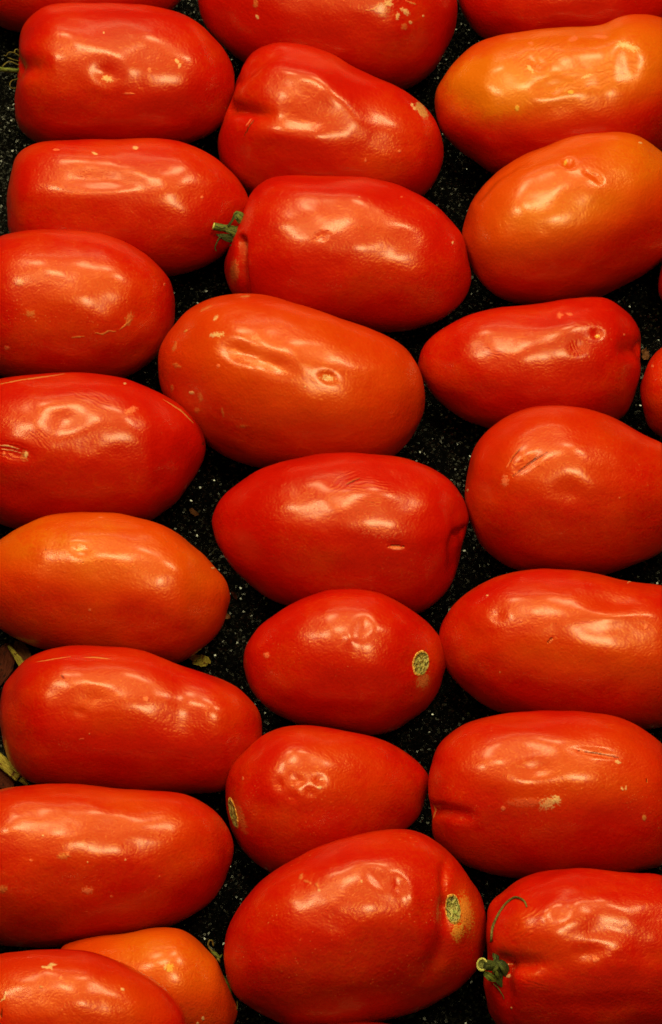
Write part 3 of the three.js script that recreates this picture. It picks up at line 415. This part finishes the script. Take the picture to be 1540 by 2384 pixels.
{ // thin stem and curled dry sepals of the pitted tomato
  const T = TOMATOES.L1;
  strip(T, 'stem', [[52, 160, 0], [38, 164, 8], [20, 163, 12], [0, 161, 14], [-25, 160, 14]], 11, 11, GREEN, 0, { n: 20 });
  strip(T, 'sepal', [[53, 146, 6], [49, 152, 12], [46, 158, 14], [50, 164, 12], [55, 158, 8]], 7, 4, GREEN, 0.3);
  strip(T, 'sepal', [[53, 140, 2], [41, 128, 6], [29, 122, 10], [20, 122, 12], [13, 130, 10], [8, 128, 8]], 4.5, 2.4, STRAW, 0.5, { profile: taper });
  strip(T, 'sepal', [[33, 124, 8], [35, 116, 10], [41, 115, 8], [42, 122, 5]], 5, 2, STRAW, 0.4, { profile: taper });
  strip(T, 'sepal', [[50, 170, 2], [40, 184, 2], [28, 187, 5], [22, 197, 6], [25, 204, 6], [34, 205, 4], [39, 202, 2]], 4, 2.4, STRAW, 0.2, { profile: taper });
  strip(T, 'sepal', [[44, 152, 0], [24, 144, 6], [13, 147, 8], [5, 155, 8]], 3, 2, STRAW, 0.2);
  strip(T, 'sepal', [[44, 142, 0], [31, 139, 4], [17, 134, 4]], 2.6, 2, STRAW);
  strip(T, 'sepal', [[43, 165, 6], [45, 172, 8], [47, 180, 5]], 6, 2.5, STRAW, 0.4, { profile: blade });
}
{ // chopped stem of the large smooth tomato
  const T = TOMATOES.M2;
  strip(T, 'stem', [[574, 543, 10], [552, 537, 22], [525, 532, 30], [498, 527, 34]], 19, 18, GREEN, 0, { n: 24, m: 16, profile: u => 1.25 - 0.5 * u + 0.25 * Math.pow(u, 6) });
  strip(T, 'cut_end', [[498.5, 527, 34], [495, 526, 34.5]], 16, 15, CUT, 0, { n: 2, m: 16 });
  strip(T, 'sepal', [[530, 527, 38], [541, 512, 42], [548, 496, 44], [560, 501, 42], [574, 506, 34]], 8, 3, DARKGREEN, 0.7);
  strip(T, 'sepal', [[546, 494, 44], [556, 503, 46], [566, 514, 42], [577, 526, 34]], 26, 3.4, GREEN, 0.25, { profile: blade, cup: -4 });
  strip(T, 'sepal', [[524, 534, 42], [542, 541, 46], [558, 548, 44], [572, 554, 36]], 16, 3.4, GREEN, -0.3, { profile: blade });
  strip(T, 'sepal', [[572, 552, 30], [545, 556, 34], [522, 552, 36], [503, 546, 34]], 21, 5, DARKGREEN, 0.4, { profile: blade });
  strip(T, 'sepal', [[574, 560, 26], [556, 560, 34], [536, 558, 36]], 20, 5, DARKGREEN, -0.2, { profile: blade });
  strip(T, 'sepal', [[520, 550, 34], [511, 554, 36], [504, 566, 36], [500, 577, 34], [503, 585, 33]], 5, 4, DARKGREEN, 0, { profile: taper });
  strip(T, 'sepal', [[572, 560, 26], [552, 568, 34], [534, 572, 34]], 13, 3, DARKGREEN, 0.3, { profile: blade });
}
{ // cut hollow stem, sepals and wiry tendril of the lobed tomato in the corner
  const T = TOMATOES.R8;
  let zs = 20; for (const [sx, sy] of [[1160, 2225], [1166, 2240], [1172, 2256], [1164, 2268], [1160, 2280], [1174, 2270]]) zs = Math.max(zs, T.surf(sx, sy).z0); zs -= 4; const K = { profile: blade };
  strip(T, 'stem', [[1178, 2254, zs - 20], [1162, 2252, zs + 4], [1142, 2248, zs + 18], [1124, 2246, zs + 30]], 24, 25, DARKGREEN, 0, { n: 20, m: 20 });
  // the cut rim and the pith inside it
  const a = T.toWorld(1138, 2247.5, zs + 20), b = T.toWorld(1121.5, 2245.6, zs + 32), un = T.D / FPX, ax = b.clone().sub(a).normalize().lerp(BACK, 0.72).normalize();
  const rim = new THREE.Mesh(new THREE.TorusGeometry(11.6 * un, 2.6 * un, 12, 36), CUT); rim.name = 'cut_rim'; rim.position.copy(b); rim.quaternion.setFromUnitVectors(new THREE.Vector3(0, 0, 1), ax); rim.scale.set(0.92, 1.12, 1); T.grp.add(rim);
  const pg = new THREE.CircleGeometry(11.4 * un, 36, 0, Math.PI * 2), pith = new THREE.Mesh(pg, HOLLOW); pith.name = 'stem_pith'; pith.position.copy(b).addScaledVector(ax, -1.2 * un); pith.quaternion.copy(rim.quaternion); pith.scale.copy(rim.scale); T.grp.add(pith);
  strip(T, 'sepal', [[1126, 2264, zs + 22], [1138, 2272, zs + 24], [1156, 2284, zs + 14]], 18, 4, GREEN, 0.2, { profile: blade, cup: 2 });
  strip(T, 'sepal', [[1159, 2248, zs + 26], [1153, 2257, zs + 28], [1145, 2266, zs + 26]], 10, 3.4, GREEN, 0.3, K);
  strip(T, 'sepal', [[1153, 2261, zs + 26], [1157, 2271, zs + 26], [1161, 2282, zs + 18]], 10, 3, GREEN, -0.3, { profile: taper });
  strip(T, 'sepal', [[1155, 2238, zs + 18], [1168, 2245, zs + 22], [1176, 2256, zs + 20], [1176, 2274, zs + 12]], 22, 3, DARKGREEN, 0.5, K);
  strip(T, 'sepal', [[1172, 2252, zs + 12], [1162, 2262, zs + 14], [1160, 2276, zs + 12], [1168, 2298, zs + 6]], 22, 4, DARKGREEN, 0.2, K);
  strip(T, 'sepal', [[1150, 2218, zs], [1154, 2230, zs + 10], [1150, 2242, zs + 16]], 16, 3, DARKGREEN, 0.3, K);
  strip(T, 'tendril', [[1152, 2213, 8], [1146, 2206, 10], [1143, 2198, 10], [1143, 2186, 9], [1146, 2159, 4], [1156, 2135, 4], [1167, 2116, 4], [1180, 2100, 5], [1197, 2089, 6], [1210, 2091, 6], [1221, 2099, 4], [1226, 2112, 1]], 5, 4, STRAW, 0.2, { onSkin: true, n: 60, profile: u => 0.55 + 0.6 * Math.sin(Math.PI * clamp(u * 0.8 + 0.1)) });
  strip(T, 'tendril', [[1149, 2290, 4], [1158, 2299, 5], [1166, 2311, 4], [1171, 2319, 4], [1173, 2326, 3]], 3.4, 2.6, STRAW, 0.2, { onSkin: true, profile: taper });
}
{ // dry calyx behind the end of the orange tomato
  const T = TOMATOES.L8;
  strip(T, 'sepal', [[496, 2202, 0], [493, 2190, 4], [487, 2190, 6], [484, 2198, 6], [487, 2207, 4], [494, 2215, 2]], 4, 2.4, STRAW, 0.3);
  strip(T, 'sepal', [[490, 2213, 0], [500, 2220, 4], [510, 2228, 6], [517, 2221, 2]], 9, 3, GREEN, 0.4, { profile: blade });
  strip(T, 'sepal', [[503, 2226, 4], [509, 2235, 8], [513, 2242, 4]], 6, 2.6, STRAW, 0.3, { profile: blade });
  strip(T, 'sepal', [[514, 2264, 16], [526, 2284, 26], [536, 2302, 28], [536, 2317, 24], [540, 2333, 16]], 9, 3, GREEN, 0.3, { profile: u => 0.25 + 0.75 * Math.pow(Math.sin(Math.PI * clamp(u * 1.05)), 2), n: 36 });
  strip(T, 'tendril', [[551, 2330, 24], [552, 2345, 32], [547, 2355, 40], [536, 2365, 52], [527, 2373, 60], [524, 2381, 62]], 2.6, 2.2, STRAW, 0, { n: 36, profile: u => 0.75 + 0.25 * Math.sin(u * 12) });
}
function scarMat(seed) {
  const ok = [.27, .21, .04], hi = [.42, .36, .1], gr = [.22, .23, .035], dk = [.03, .014, .008], gold = [.6, .26, .03];
  const f = (u, v) => { const x = u * 2 - 1, y = v * 2 - 1, r = Math.hypot(x, y); return [r + 0.1 * ns(x * 4, y * 4, seed), ns(x * 2.8 + seed, y * 2.8, 3), ns(x * 6, y * 6 + seed, 5), ns(x * 3.2, y * 3.2, seed + 8)]; };
  const map = grainTex(192, (u, v) => { const [r, a, b, c] = f(u, v); let col = mix3(ok, hi, sstep(-0.1, 0.5, a + 0.4 * b)); col = mix3(col, gr, sstep(0.1, 0.4, c)); const cr = 0.75 * Math.max(sstep(0.1, 0.02, Math.abs(a + 0.12)) * sstep(0, 0.15, b + 0.05), sstep(0.09, 0.03, Math.abs(r - 0.72)) * sstep(-0.2, 0.2, b) * 0.7); col = mix3(col, dk, clamp(cr) * (r < 0.8 ? 1 : 0)); return mix3(col, gold, sstep(0.78, 0.92, r)); }, true);
  const bump = grainTex(192, (u, v) => { const [r, a, b, c] = f(u, v); return 0.5 + 0.25 * a + 0.15 * b - 0.35 * sstep(0.12, 0.02, Math.abs(a + 0.12)) * sstep(0, 0.15, b + 0.05) + 0.2 * sstep(0.7, 0.85, r); });
  const m = new THREE.MeshStandardMaterial({ map, bumpMap: bump, bumpScale: 0.0016, roughness: 0.62 }); m.name = 'stem_scar_cork'; return m;
}
function stemScar(T, cx, cy, rx, ry, ang, seed) {
  const R = 14, A = 40, pos = [], uv = [], idx = [], ca = Math.cos(ang * Math.PI / 180), sa = Math.sin(ang * Math.PI / 180);
  for (let i = 0; i <= R; i++) for (let j = 0; j <= A; j++) {
    const r = i / R, th = 2 * Math.PI * j / A, wob = 1 + 0.07 * ns(Math.cos(th) * 1.6 + seed, Math.sin(th) * 1.6, 4), px = Math.cos(th) * r * rx * wob, py = Math.sin(th) * r * ry * wob, x = cx + px * ca - py * sa, y = cy + px * sa + py * ca;
    const q = T.surf(x, y), h = 0.7 + 1.6 * Math.exp(-Math.pow((r - 0.82) / 0.12, 2)) + (r < 0.75 ? 0.9 * (1 + ns(px / 6, py / 6, seed)) : 0) - (r > 0.96 ? 1.4 : 0);
    const w = T.toWorld(x + q.n[0] * h, y + q.n[1] * h, q.z + q.n[2] * h); pos.push(w.x, w.y, w.z); uv.push(0.5 + 0.5 * r * Math.cos(th), 0.5 + 0.5 * r * Math.sin(th));
  }
  for (let i = 0; i < R; i++) for (let j = 0; j < A; j++) { const a = i * (A + 1) + j, b = a + 1, c = a + A + 1, d = c + 1; if (i) idx.push(a, b, d); idx.push(a, d, c); }
  const g = new THREE.BufferGeometry(); g.setAttribute('position', new THREE.Float32BufferAttribute(pos, 3)); g.setAttribute('uv', new THREE.Float32BufferAttribute(uv, 2)); g.setIndex(idx); g.computeVertexNormals();
  const m = new THREE.Mesh(g, scarMat(seed)); m.name = 'stem_scar'; m.material.side = THREE.DoubleSide; m.castShadow = m.receiveShadow = true; T.grp.add(m);
}
stemScar(m5, 979, 1544, 20, 31, 8, 1.3);
stemScar(m6, 543, 1893, 8, 39, -14, 4.7);
stemScar(m7, 1054, 2117, 19, 37, -6, 8.1);

// ---------------------------------------------------------------- scraps on the tray
function flake(name, label, cat, x, y, rx, ry, ang, mat, seed, h = 0.0012, tilt = 0) {
  const c = groundAt(x, y), e = groundAt(x + 1, y), un = e.distanceTo(c), R = 8, A = 28, pos = [], uv = [], idx = [], a0 = ang * Math.PI / 180;
  for (const side of [1, -1]) for (let i = 0; i <= R; i++) for (let j = 0; j <= A; j++) {
    const r = i / R, th = 2 * Math.PI * j / A, w = 1 + 0.45 * ns(Math.cos(th) * 1.4 + seed, Math.sin(th) * 1.4, seed) + 0.2 * ns(Math.cos(th) * 4, Math.sin(th) * 4, seed);
    const px = Math.cos(th) * r * rx * w * un, pz = Math.sin(th) * r * ry * w * un / Math.sin(PITCH), X = px * Math.cos(a0) - pz * Math.sin(a0), Z = px * Math.sin(a0) + pz * Math.cos(a0);
    const Y = h + r * r * 0.0016 * (0.5 + ns(px * 300, pz * 300, seed)) + 0.0008 * ns(px * 900, pz * 900, seed + 2) + X * tilt + side * 0.00022 * Math.sqrt(Math.max(0, 1 - r * r));
    pos.push(X, Math.max(0.0004, Y), Z); uv.push(0.5 + X / 0.02, 0.5 + Z / 0.02);
  }
  const n1 = (R + 1) * (A + 1);
  for (let s = 0; s < 2; s++) for (let i = 0; i < R; i++) for (let j = 0; j < A; j++) { const a = s * n1 + i * (A + 1) + j, b = a + 1, d = a + A + 1, f = d + 1; if (s) { if (i) idx.push(a, b, f); idx.push(a, f, d); } else { if (i) idx.push(a, f, b); idx.push(a, d, f); } }
  const g = new THREE.BufferGeometry(); g.setAttribute('position', new THREE.Float32BufferAttribute(pos, 3)); g.setAttribute('uv', new THREE.Float32BufferAttribute(uv, 2)); g.setIndex(idx); g.computeVertexNormals();
  const m = new THREE.Mesh(g, mat); m.name = numbered(name); m.position.set(c.x, 0, c.z); m.userData = { label, category: cat }; m.castShadow = m.receiveShadow = true; scene.add(m); return m;
}
const RUST = plantMat('dry_leaf_rust', [.05, .012, .004], [.14, .05, .015], [.02, .005, .002], 0.75, 21);
const OCHRE = plantMat('dry_leaf_ochre', [.2, .14, .015], [.36, .28, .045], [.1, .04, .008], 0.75, 27);
const MAROON = plantMat('dry_leaf_maroon', [.04, .004, .0015], [.065, .011, .003], [.02, .003, .001], 0.9, 31);
flake('leaf_scrap', 'small rusty leaf scrap on bare tray right of the puckered tomato', 'leaf scrap', 451, 1199, 13, 7, 38, RUST, 2.1);
flake('leaf_scrap', 'mottled yellow-brown leaf scrap beside the crest of the pear-shouldered tomato', 'leaf scrap', 467, 1551, 21, 14, 28, OCHRE, 5.4, 0.003);
flake('leaf_scrap', 'tiny tan leaf scrap against the end of the orange-shouldered tomato', 'leaf scrap', 528, 1446, 8, 7, 0, RUST, 7.7, 0.002);
flake('leaf_scrap', 'thin dark strip of dried leaf below the tip of the orange-shouldered tomato', 'leaf scrap', 545, 1393, 12, 3.5, 50, MAROON, 9.2);
flake('leaf_scrap', 'crumbled tan leaf scrap in the gap by the notched end of the waisted tomato', 'leaf scrap', 1500, 834, 9, 13, 10, RUST, 11.3, 0.002);
function groundThing(name, label, cat, x, y, h = 0) {
  const c = groundAt(x, y, 0), g = new THREE.Group(); g.name = numbered(name); g.position.copy(c); g.userData = { label, category: cat }; scene.add(g);
  return { grp: g, D: c.distanceTo(CAM), toWorld: (px, py, hh) => groundAt(px, py, hh * 0.0002).sub(c), surf: () => ({ z: 0 }) };
}
{ // dried leaf standing between two tomatoes at the left edge: maroon blades either side of a pale rib
  const T = groundThing('dried_leaf', 'dried maroon leaf with a pale rib between two tomatoes at the left edge', 'leaf', 25, 1550);
  strip(T, 'leaf_blade', [[24, 1500, 20], [16, 1530, 30], [6, 1565, 34], [-8, 1600, 30]], 46, 3, MAROON, 0.3, { profile: blade, cup: 4 });
  strip(T, 'leaf_blade', [[32, 1500, 22], [48, 1515, 30], [62, 1535, 34], [72, 1560, 30]], 40, 3, RUST, -0.3, { profile: blade, cup: 4 });
  strip(T, 'leaf_rib', [[19, 1503, 34], [32, 1520, 42], [44, 1537, 46], [60, 1562, 44]], 20, 4, OCHRE, 0.15, { profile: u => 0.3 + 0.7 * u });
}
{
  const T = groundThing('dry_stalk', 'split yellow dry stalk poking out at the left edge above the long low tomato', 'stalk', 20, 1790);
  strip(T, 'stalk_body', [[-40, 1740, 60], [-10, 1762, 60], [15, 1783, 58], [46, 1808, 54]], 27, 14, OCHRE, 0.2, { n: 24, m: 14 });
  strip(T, 'stalk_sheath', [[-30, 1770, 40], [-5, 1795, 40], [15, 1822, 36], [25, 1850, 30]], 50, 5, MAROON, 0.2, { profile: blade });
  strip(T, 'stalk_tip', [[48, 1812, 52], [56, 1820, 50], [64, 1828, 48]], 16, 8, OCHRE, 0.2, { profile: taper });
}

renderer.render(scene, camera);
